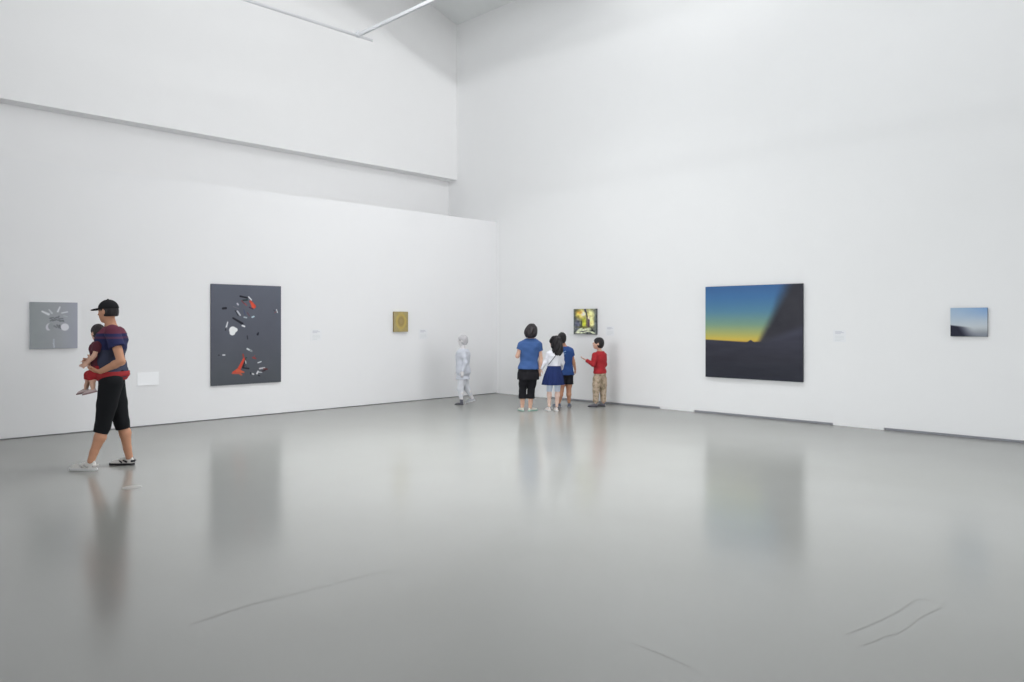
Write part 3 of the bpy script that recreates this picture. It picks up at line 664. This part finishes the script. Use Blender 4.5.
# ---- girl in white top and navy skirt, holding the woman's hand
def build_girl():
    g = Figure('girl with long black hair, white top and navy skirt, holding the woman\'s hand', 553.5, 13.08, 1.30); J = g.J; s = g.s
    F = frame(2); HF = frame(44, 3); H = .20
    hc = J(554.2, 342.6); nk = J(555, 350.2); pv = J(554, 369)
    shs = [J(549, 354, 0), J(560.6, 354, 0)]; els = [J(545.0, 363, -.01), J(562.6, 362.5, .03)]; wrs = [J(541.2, 369.2, 0), J(561.6, 369, .12)]
    hips = [J(551, 374), J(557.6, 374)]; kns = [J(549.3, 390), J(557.4, 390)]; ans = [J(549.2, 405.6), J(556.8, 405.9)]
    body(g, hc, HF, H, nk, pv, shs, els, wrs, hips, kns, ans, F, M_skin3, [((-.45, .1, -1), (.6, .8, .2), 1, .8), ((-.2, .8, -.5), (-1, 0, 0), -1, .5)], armk=.92)
    m = mat('white_knit_top', (226, 226, 232), .9, .03, 80, .2)
    top, e = tshirt(g, pv, nk, shs, els, s, F, m, J(0, 367.5)[2], .5, 1.0, 1.05, .014, .055, .95, 'white_top')
    bpy.data.objects.remove(top); long_sleeves(e, shs, els, wrs, s, .05, .036); top = g.add('long_sleeved_top', e, m, .005)
    e = Field(); zt = J(0, 365.8)[2]; zb = J(0, 384.6)[2]; x = pv[0]; zm = (zt + zb) / 2
    e.loft([(zb, x - .02, 0, .196, .165), (zm, x - .01, 0, .165, .135), (zt - .03, x, 0, .122, .098), (zt, x, 0, .115, .092)], F, 0, .045, 14)
    e.loft([(zb - .05, x - .02, 0, .18, .15), (zm, x - .01, 0, .148, .118), (zm + .03, x, 0, .04, .03)], F, 0, .045, 14, op='s')
    g.add('pleated_skirt', e, mat('navy_skirt_cloth', (28, 44, 92), .85, .12, 50), .005)
    e = Field(); z0 = J(0, 391.5)[2]
    for hp, kn, an in zip(hips, kns, ans): e.chain([hp, hp + (kn - hp) * .5, kn, an], [.096 * s, .083 * s, .064 * s, .05 * s], .01)
    e.plane((0, 0, z0), (0, 0, -1)); g.add('knee_length_tights', e, mat('pale_blue_tights', (198, 208, 222), .85), .005)
    def ex(e):
        bk = -HF[1]
        e.chain([hc + bk * .05 + HF[2] * .02, hc + bk * .075 - V3((0, 0, .10)), hc + bk * .07 - V3((.0, 0, .155))], [.09, .088, .078], .03)
        e.chain([hc + bk * .03 + V3((.04, 0, -.03)), hc + bk * .05 + V3((.06, -.01, -.14))], [.07, .05], .02)
    hair_short(g, hc, HF, H, M_hair, 1.12, 1.25, (.28, .2), .011, ex)
    face_parts(g, hc, HF, H, M_lip, M_hair)
    mu = mat('white_pink_shoe', (226, 216, 212), .7); ms = mat('white_sole', (222, 222, 220), .6)
    shoe(g, ans[0], 15, .205, mu, ms, low=True); shoe(g, ans[1], 8, .205, mu, ms, low=True)
    # thin bag strap across the back
    me = top.data; bvh = BVHTree.FromPolygons([v.co.copy() for v in me.vertices], [tuple(p.vertices) for p in me.polygons])
    A = J(557.2, 352.6); B = J(546.8, 366.6); pts = []
    for i in range(14):
        p = A + (B - A) * i / 13; hit = bvh.ray_cast(Vector((p[0], -1, p[2])), Vector((0, 1, 0)))
        if hit[0] is not None: pts.append(V3(hit[0]) - V3((0, .0045, 0)))
    st = Field().chain(pts, [.0055] * len(pts), .002)
    r2 = empty('shoulder_strap', g.root.location, ANG); sdf_obj('strap', st, mat('black_strap', (30, 28, 34), .6), r2, .003)
    tag(r2, 'thin black bag strap slung diagonally across the girl\'s white top', 'strap')
    hair_top = None
    return g
build_girl()

# ---- boy in blue t-shirt and black shorts, behind the girl
def build_blue_boy():
    g = Figure('boy in blue t-shirt and black shorts seen from behind, standing past the girl', 565, 13.7, 1.36); J = g.J; s = g.s
    F = frame(-6); HF = frame(-4, 6); H = .205
    hc = J(562.0, 338.5); nk = J(564.6, 346.4); pv = J(565.4, 374)
    shs = [J(557.6, 350.6, -.0), J(570.3, 350.8, 0)]; els = [J(554.6, 360.5, .06), J(573.3, 360.6, -.01)]; wrs = [J(556.5, 364, .2), J(575.2, 369.5, .0)]
    hips = [J(562, 379), J(568.8, 379)]; kns = [J(561.4, 391), J(568.8, 391)]; ans = [J(559.2, 402.2), J(569.0, 401.9)]
    body(g, hc, HF, H, nk, pv, shs, els, wrs, hips, kns, ans, F, M_skin2, [((.2, .8, .3), (1, 0, 0), 1, .5), ((.05, .1, -1), (-.9, .3, 0), -1, 1.4)], armk=.95)
    m = mat('royal_blue_jersey', (46, 76, 134), .85, .08, 60, .1)
    sh_o, _ = tshirt(g, pv, nk, shs, els, s, F, m, J(0, 374.8)[2], (.55, .55), 1.05, 1.08, .02, .064, 1.02, 't_shirt')
    me = sh_o.data; bvh = BVHTree.FromPolygons([v.co.copy() for v in me.vertices], [tuple(p.vertices) for p in me.polygons])
    e = Field()
    for (x, y), (x2, y2) in (((563.2, 352), (565.4, 351)), ((563.6, 353.8), (564.8, 353.4))):
        q = []
        for i in range(4):
            p = J(x + (x2 - x) * i / 3, y + (y2 - y) * i / 3); hit = bvh.ray_cast(Vector((p[0], -1, p[2])), Vector((0, 1, 0))); q.append(V3(hit[0]))
        e.chain(q, [.009, .007, .008, .006], .002)
    o = sdf_obj('printed_mark', e, mat('pale_print', (140, 172, 206), .8), sh_o, .0035); o['label'] = 'small pale blue print'
    mk = mat('black_sports_shorts', (26, 26, 32), .85, .1, 60); e = Field(); z0 = J(0, 384.2)[2]
    for hp, kn in zip(hips, kns): e.seg(hp + V3((0, 0, .06)), hp + (kn - hp) * .75, .10 * s, .115 * s, .02)
    e.loft([q for q in torso_st(pv, nk, s, 1.05, 1.1, .01, F[1]) if q[0] < pv[2] + .1], F, .03); e.plane((0, 0, z0), (0, 0, -1)); g.add('shorts', e, mk)
    hair_short(g, hc, HF, H, M_hair, 1.1, .40, (.30, .2), .004); face_parts(g, hc, HF, H, M_lip, M_hair)
    mu = mat('grey_blue_shoe', (96, 102, 120), .7); ms = mat('grey_sole', (150, 152, 160), .6)
    shoe(g, ans[0], 40, .215, mu, ms, low=True); shoe(g, ans[1], -8, .215, mu, ms, low=True)
build_blue_boy()

# ---- boy in red
def build_red_boy():
    g = Figure('boy in red sweater and patterned beige trousers, holding out his left hand', 600, 13.7, 1.27); J = g.J; s = g.s
    F = frame(48); HF = frame(84, 8); H = .21
    hc = J(598.0, 343.6); nk = J(600.2, 351.2, .01); pv = J(599.8, 374.5, 0)
    shs = [J(595.0, 355.4, -.09), J(603.6, 355.4, .09)]; els = [J(593.2, 364.4, -.13), J(604.8, 364.5, .12)]; wrs = [J(586.2, 360.2, -.1), J(602.8, 369, .24)]
    hips = [J(596.8, 379, -.04), J(602.8, 379, .04)]; kns = [J(596, 390.5, -.04), J(603, 390.5, .05)]; ans = [J(595.6, 402.2, -.03), J(603.5, 402, .06)]
    body(g, hc, HF, H, nk, pv, shs, els, wrs, hips, kns, ans, F, M_skin, [((-1, .15, .55), (.3, .2, 1), 1, .15), ((-.4, .5, -.8), (-.5, .5, 0), -1, .6)], wide=.95)
    m = mat('red_sweater_knit', (168, 44, 50), .9, .08, 90, .2)
    o, e = tshirt(g, pv, nk, shs, els, s, F, m, J(0, 373.6)[2], .5, 1.0, 1.1, .018, .062, .92, 'sweater', .006)
    bpy.data.objects.remove(o); long_sleeves(e, shs, els, [wrs[0], wrs[1]], s, .06, .042); g.add('sweater', e, m, .005)
    mt = mat('patterned_beige_trousers', (182, 160, 134), .9, .1, 14)
    nt = mt.node_tree; vo = nt.nodes.new('ShaderNodeTexNoise'); vo.inputs['Scale'].default_value = 22; vo.inputs['Detail'].default_value = 2
    tc = [n for n in nt.nodes if n.type == 'TEX_COORD'][0]; nt.links.new(tc.outputs['Object'], vo.inputs['Vector'])
    rp = nt.nodes.new('ShaderNodeValToRGB'); rp.color_ramp.interpolation = 'CONSTANT'; E = rp.color_ramp.elements; E[0].color = (*lin((146, 134, 112)), 1); E[1].position = .42; E[1].color = (*lin((184, 164, 142)), 1)
    q = E.new(.56); q.color = (*lin((194, 176, 156)), 1); q = E.new(.66); q.color = (*lin((164, 138, 122)), 1)
    nt.links.new(vo.outputs['Fac'], rp.inputs[0]); nt.links.new(rp.outputs[0], nt.nodes['Principled BSDF'].inputs['Base Color'])
    e = Field(); z0 = J(0, 402)[2]
    for hp, kn, an in zip(hips, kns, ans): e.chain([hp, hp + (kn - hp) * .5, kn, an - V3((0, 0, .02))], [.105 * s, .098 * s, .084 * s, .07 * s], .02)
    e.loft([q for q in torso_st(pv, nk, s, .98, 1.1, .008, F[1]) if q[0] < pv[2] + .08], F, .03); e.plane((0, 0, z0), (0, 0, -1)); g.add('trousers', e, mt)
    hair_short(g, hc, HF, H, M_hair, 1.08, .36, (.27, .2), .004); face_parts(g, hc, HF, H, M_lip, M_hair)
    mu = mat('grey_shoe', (98, 96, 104), .7); ms = mat('dark_sole', (58, 56, 62), .6)
    shoe(g, ans[0], 66, .185, mu, ms, low=True); shoe(g, ans[1], 46, .185, mu, ms, low=True)
build_red_boy()

# ---- man in black cap walking to the left with a child on his arm
def build_man():
    g = Figure('man in black cap, navy t-shirt and black cropped trousers walking with a small child', 107, 8.0, 1.79); J = g.J; s = g.s
    F = frame(84); HF = frame(82, -4); H = .235
    hc = J(107.5, 311.8, 0); nk = J(111.5, 326.5, 0); pv = J(111.5, 374, 0)
    shs = [J(112.5, 332, -.18), J(112, 331.5, .18)]; els = [J(121.2, 361.5, -.24), J(112, 361, .23)]; wrs = [J(100.4, 371.5, -.22), J(94, 362, .16)]
    hips = [J(111, 383, -.09), J(113, 383, .09)]; kns = [J(102.8, 426, -.11), J(121.6, 422, .10)]; ans = [J(91.2, 460.5, -.17), J(129.2, 456.6, .14)]
    body(g, hc, HF, H, nk, pv, shs, els, wrs, hips, kns, ans, F, M_skin2, [((-1, .25, .05), (.1, .5, 1), -1, .5), ((-.5, -.9, .1), (1, -.3, 0), 1, .6)], h=.005, wide=.95)
    m = mat('navy_jersey_with_maroon_yoke', (38, 42, 78), .85, .08, 60, .1); nt = m.node_tree; b = nt.nodes['Principled BSDF']
    tc = [n for n in nt.nodes if n.type == 'TEX_COORD'][0]; sp = nt.nodes.new('ShaderNodeSeparateXYZ'); nt.links.new(tc.outputs['Object'], sp.inputs[0])
    rp = nt.nodes.new('ShaderNodeValToRGB'); rp.color_ramp.interpolation = 'CONSTANT'; E = rp.color_ramp.elements
    dv = nt.nodes.new('ShaderNodeMath'); dv.operation = 'DIVIDE'; dv.inputs[1].default_value = 2; nt.links.new(sp.outputs['Z'], dv.inputs[0]); nt.links.new(dv.outputs[0], rp.inputs[0])
    z = lambda py: J(0, py)[2] / 2
    E[0].color = (*lin((54, 58, 78)), 1); E[1].position = z(350); E[1].color = (*lin((36, 40, 80)), 1)
    for py, c in ((338.5, (74, 46, 74)), (336.5, (40, 42, 82)), (334, (96, 44, 62))): q = E.new(z(py)); q.color = (*lin(c), 1)
    nt.links.new(rp.outputs[0], b.inputs['Base Color'])
    tshirt(g, pv, nk, shs, els, s, F, m, J(0, 377)[2], (.52, .52), .98, 1.05, .022, .068, 1.0, 't_shirt', .006)
    mk = mat('black_cropped_trousers', (14, 16, 20), .9, .1, 50); e = Field()
    for hp, kn, an in zip(hips, kns, ans):
        d = unit(an - kn); cutp = kn + d * .075; e.chain([hp, hp + (kn - hp) * .5, kn], [.118, .098, .076], .02); e.seg(kn, kn + d * .10, .076, .07, .02, cut=(cutp, d))
    e.loft([q for q in torso_st(pv, nk, s, .98, 1.12, .01, F[1]) if q[0] < pv[2] + .1], F, .03); g.add('cropped_trousers', e, mk)
    e = Field(); wz = [J(0, 380)[2], J(0, 371)[2]]; tw = [q for q in torso_st(pv, nk, s, .98, 1.05, .032, F[1]) if wz[0] - .25 < q[0] < wz[1] + .25]
    e.loft(tw, F, 0); e.plane((0, 0, wz[1]), (0, 0, 1)); e.plane((0, 0, wz[0]), (0, 0, -1)); g.add('red_waist_band', e, mat('red_band_cloth', (150, 44, 48), .85, .08, 60))
    hair_short(g, hc, HF, H, M_hair, 1.0, .22, (.36, .2), .003); face_parts(g, hc, HF, H, M_lip, M_hair)
    # cap
    r, fw, u = HF; e = Field(); c = hc
    e.ell(c + u * .14 * H - fw * .06 * H, (.37 * H, .455 * H, .415 * H), HF, 0); e.plane(c + u * .13 * H, -u)
    cap = g.add('cap', e, mat('black_cap_cloth', (20, 20, 24), .85, .1, 60), .004)
    e = Field(); e.ell(c + u * .15 * H + fw * .48 * H, (.29 * H, .30 * H, .035 * H), frame(82, -12), 0); sdf_obj('brim', e, cap.data.materials[0], cap, .004)
    sdf_obj('button', Field().ell(c + u * .555 * H - fw * .06 * H, (.011, .011, .008), HF, 0), cap.data.materials[0], cap, .003)
    mu = mat('white_trainer', (214, 212, 208), .7, .05, 40); ms = mat('white_trainer_sole', (206, 206, 206), .6); ma = mat('black_trainer_stripe', (34, 34, 38), .6)
    shoe(g, ans[0], 80, .305, mu, ms, mat('grey_trainer_stripe', (176, 172, 170), .6)); shoe(g, ans[1], 86, .27, mu, ma, ma)
build_man()

# ---- small child on the man's arm
def build_child():
    zb = 1.55 + (322 - 394) * 7.95 / 750
    g = Figure('small child in maroon top and red trousers, carried on the man\'s arm', 96, 7.93, .95, zb); J = g.J; s = g.s
    F = frame(82); HF = frame(66, 0); H = .165
    hc = J(97.6, 332.6); nk = J(98, 341.5); pv = J(100, 368)
    shs = [J(98, 345.2, -.095), J(98, 345.2, .095)]; els = [J(94.2, 355.5, -.12), J(92, 355, .12)]; wrs = [J(87.6, 363.2, -.12), J(87, 362, .08)]
    hips = [J(100.5, 371.5, -.05), J(101, 371.5, .05)]; kns = [J(91.5, 375.5, -.08), J(89, 375, .09)]; ans = [J(93.2, 388.6, -.08), J(86, 388.4, .08)]
    body(g, hc, HF, H, nk, pv, shs, els, wrs, hips, kns, ans, F, M_skin, [((-.8, 0, -.6), (0, 1, 0), -1, .5), ((-.8, 0, -.6), (0, -1, 0), 1, .5)], h=.004, wide=.95)
    tshirt(g, pv, nk, shs, els, s, F, mat('maroon_cotton', (82, 36, 48), .85, .08, 60), J(0, 371)[2], (.62, .62), 1.05, 1.1, .012, .066, 1.0, 'maroon_top', .003, .005)
    e = Field(); m = mat('red_cotton', (158, 40, 46), .85, .08, 60)
    for hp, kn, an in zip(hips, kns, ans):
        d = unit(an - kn); e.chain([hp, hp + (kn - hp) * .5, kn], [.105 * s + .006, .10 * s + .004, .08 * s + .004], .015); e.seg(kn, kn + (an - kn) * .5, .08 * s + .004, .07 * s, .01, cut=(kn + (an - kn) * .35, d))
    e.loft([q for q in torso_st(pv, nk, s, 1.05, 1.15, .01, F[1]) if q[0] < pv[2] + .05], F, .02); g.add('red_trousers', e, m, .005)
    hair_short(g, hc, HF, H, M_hair2, 1.1, .38, (.28, .2), .003, None, .004); face_parts(g, hc, HF, H, M_lip, M_hair2)
    mu = mat('small_white_shoe', (196, 178, 176), .7); ms = mat('small_rose_sole', (150, 124, 124), .6)
    for a, y in zip(ans, (88, 78)): shoe(g, a, y, .155, mu, ms, None, low=False, pitch=-14)
build_child()

# ---- pale figure passing the corner
def build_pale():
    g = Figure('pale grey figure in long light clothes and dark shoes stepping past the corner', 463, 14.1, 1.33); J = g.J; s = g.s
    F = frame(80); HF = frame(80, 0); H = .2
    hc = J(462.5, 340.6); nk = J(463, 348.8); pv = J(463, 372)
    shs = [J(463, 352.4, -.13), J(463, 352.4, .13)]; els = [J(465.5, 363, -.16), J(462, 363, .16)]; wrs = [J(462.5, 371.5, -.18), J(458, 371, .18)]
    hips = [J(462.5, 376, -.06), J(463.5, 376, .06)]; kns = [J(460.2, 389, -.06), J(467.0, 388.5, .06)]; ans = [J(461.6, 401.4, -.06), J(472.5, 398.2, .10)]
    ms_ = mat('very_pale_skin', (222, 219, 220), .7, .02); ml = mat('pale_grey_cloth', (204, 207, 216), .9, .02, 50); mh = mat('light_grey_hair', (192, 190, 193), .7, .05, 60)
    body(g, hc, HF, H, nk, pv, shs, els, wrs, hips, kns, ans, F, ms_, [((-.1, 0, -1), (0, 1, 0), -1, .5), ((-.1, 0, -1), (0, -1, 0), 1, .5)])
    o, e = tshirt(g, pv, nk, shs, els, s, F, ml, J(0, 379)[2], .5, 1.1, 1.25, .03, .064, 1.15, 'long_shirt')
    bpy.data.objects.remove(o); long_sleeves(e, shs, els, wrs, s, .058, .044); g.add('long_shirt', e, ml)
    e = Field(); mt = mat('pale_trousers', (218, 220, 226), .9, .02, 50)
    for hp, kn, an in zip(hips, kns, ans): e.chain([hp, hp + (kn - hp) * .5, kn, kn + (an - kn) * .55], [.10 * s, .09 * s, .075 * s, .06 * s], .02)
    g.add('trousers', e, mt)
    e = Field(); mdk = mat('dark_grey_sock', (92, 92, 102), .8)
    e.seg(kns[0] + (ans[0] - kns[0]) * .6, ans[0] - V3((0, 0, .03)), .042 * s, .042 * s, 0); g.add('sock', e, mdk, .004)
    hair_short(g, hc, HF, H, mh, 1.1, .40, (.30, .2), .004); face_parts(g, hc, HF, H, ms_, mh)
    mu = mat('dark_grey_shoe', (66, 66, 74), .7); mp = mat('pale_grey_shoe', (168, 170, 176), .7); mso = mat('pale_sole', (190, 190, 194), .6)
    shoe(g, ans[0], 84, .165, mu, mu, low=True, laces=False); shoe(g, ans[1], 80, .2, mp, mso, low=True, laces=False, pitch=-16)
build_pale()
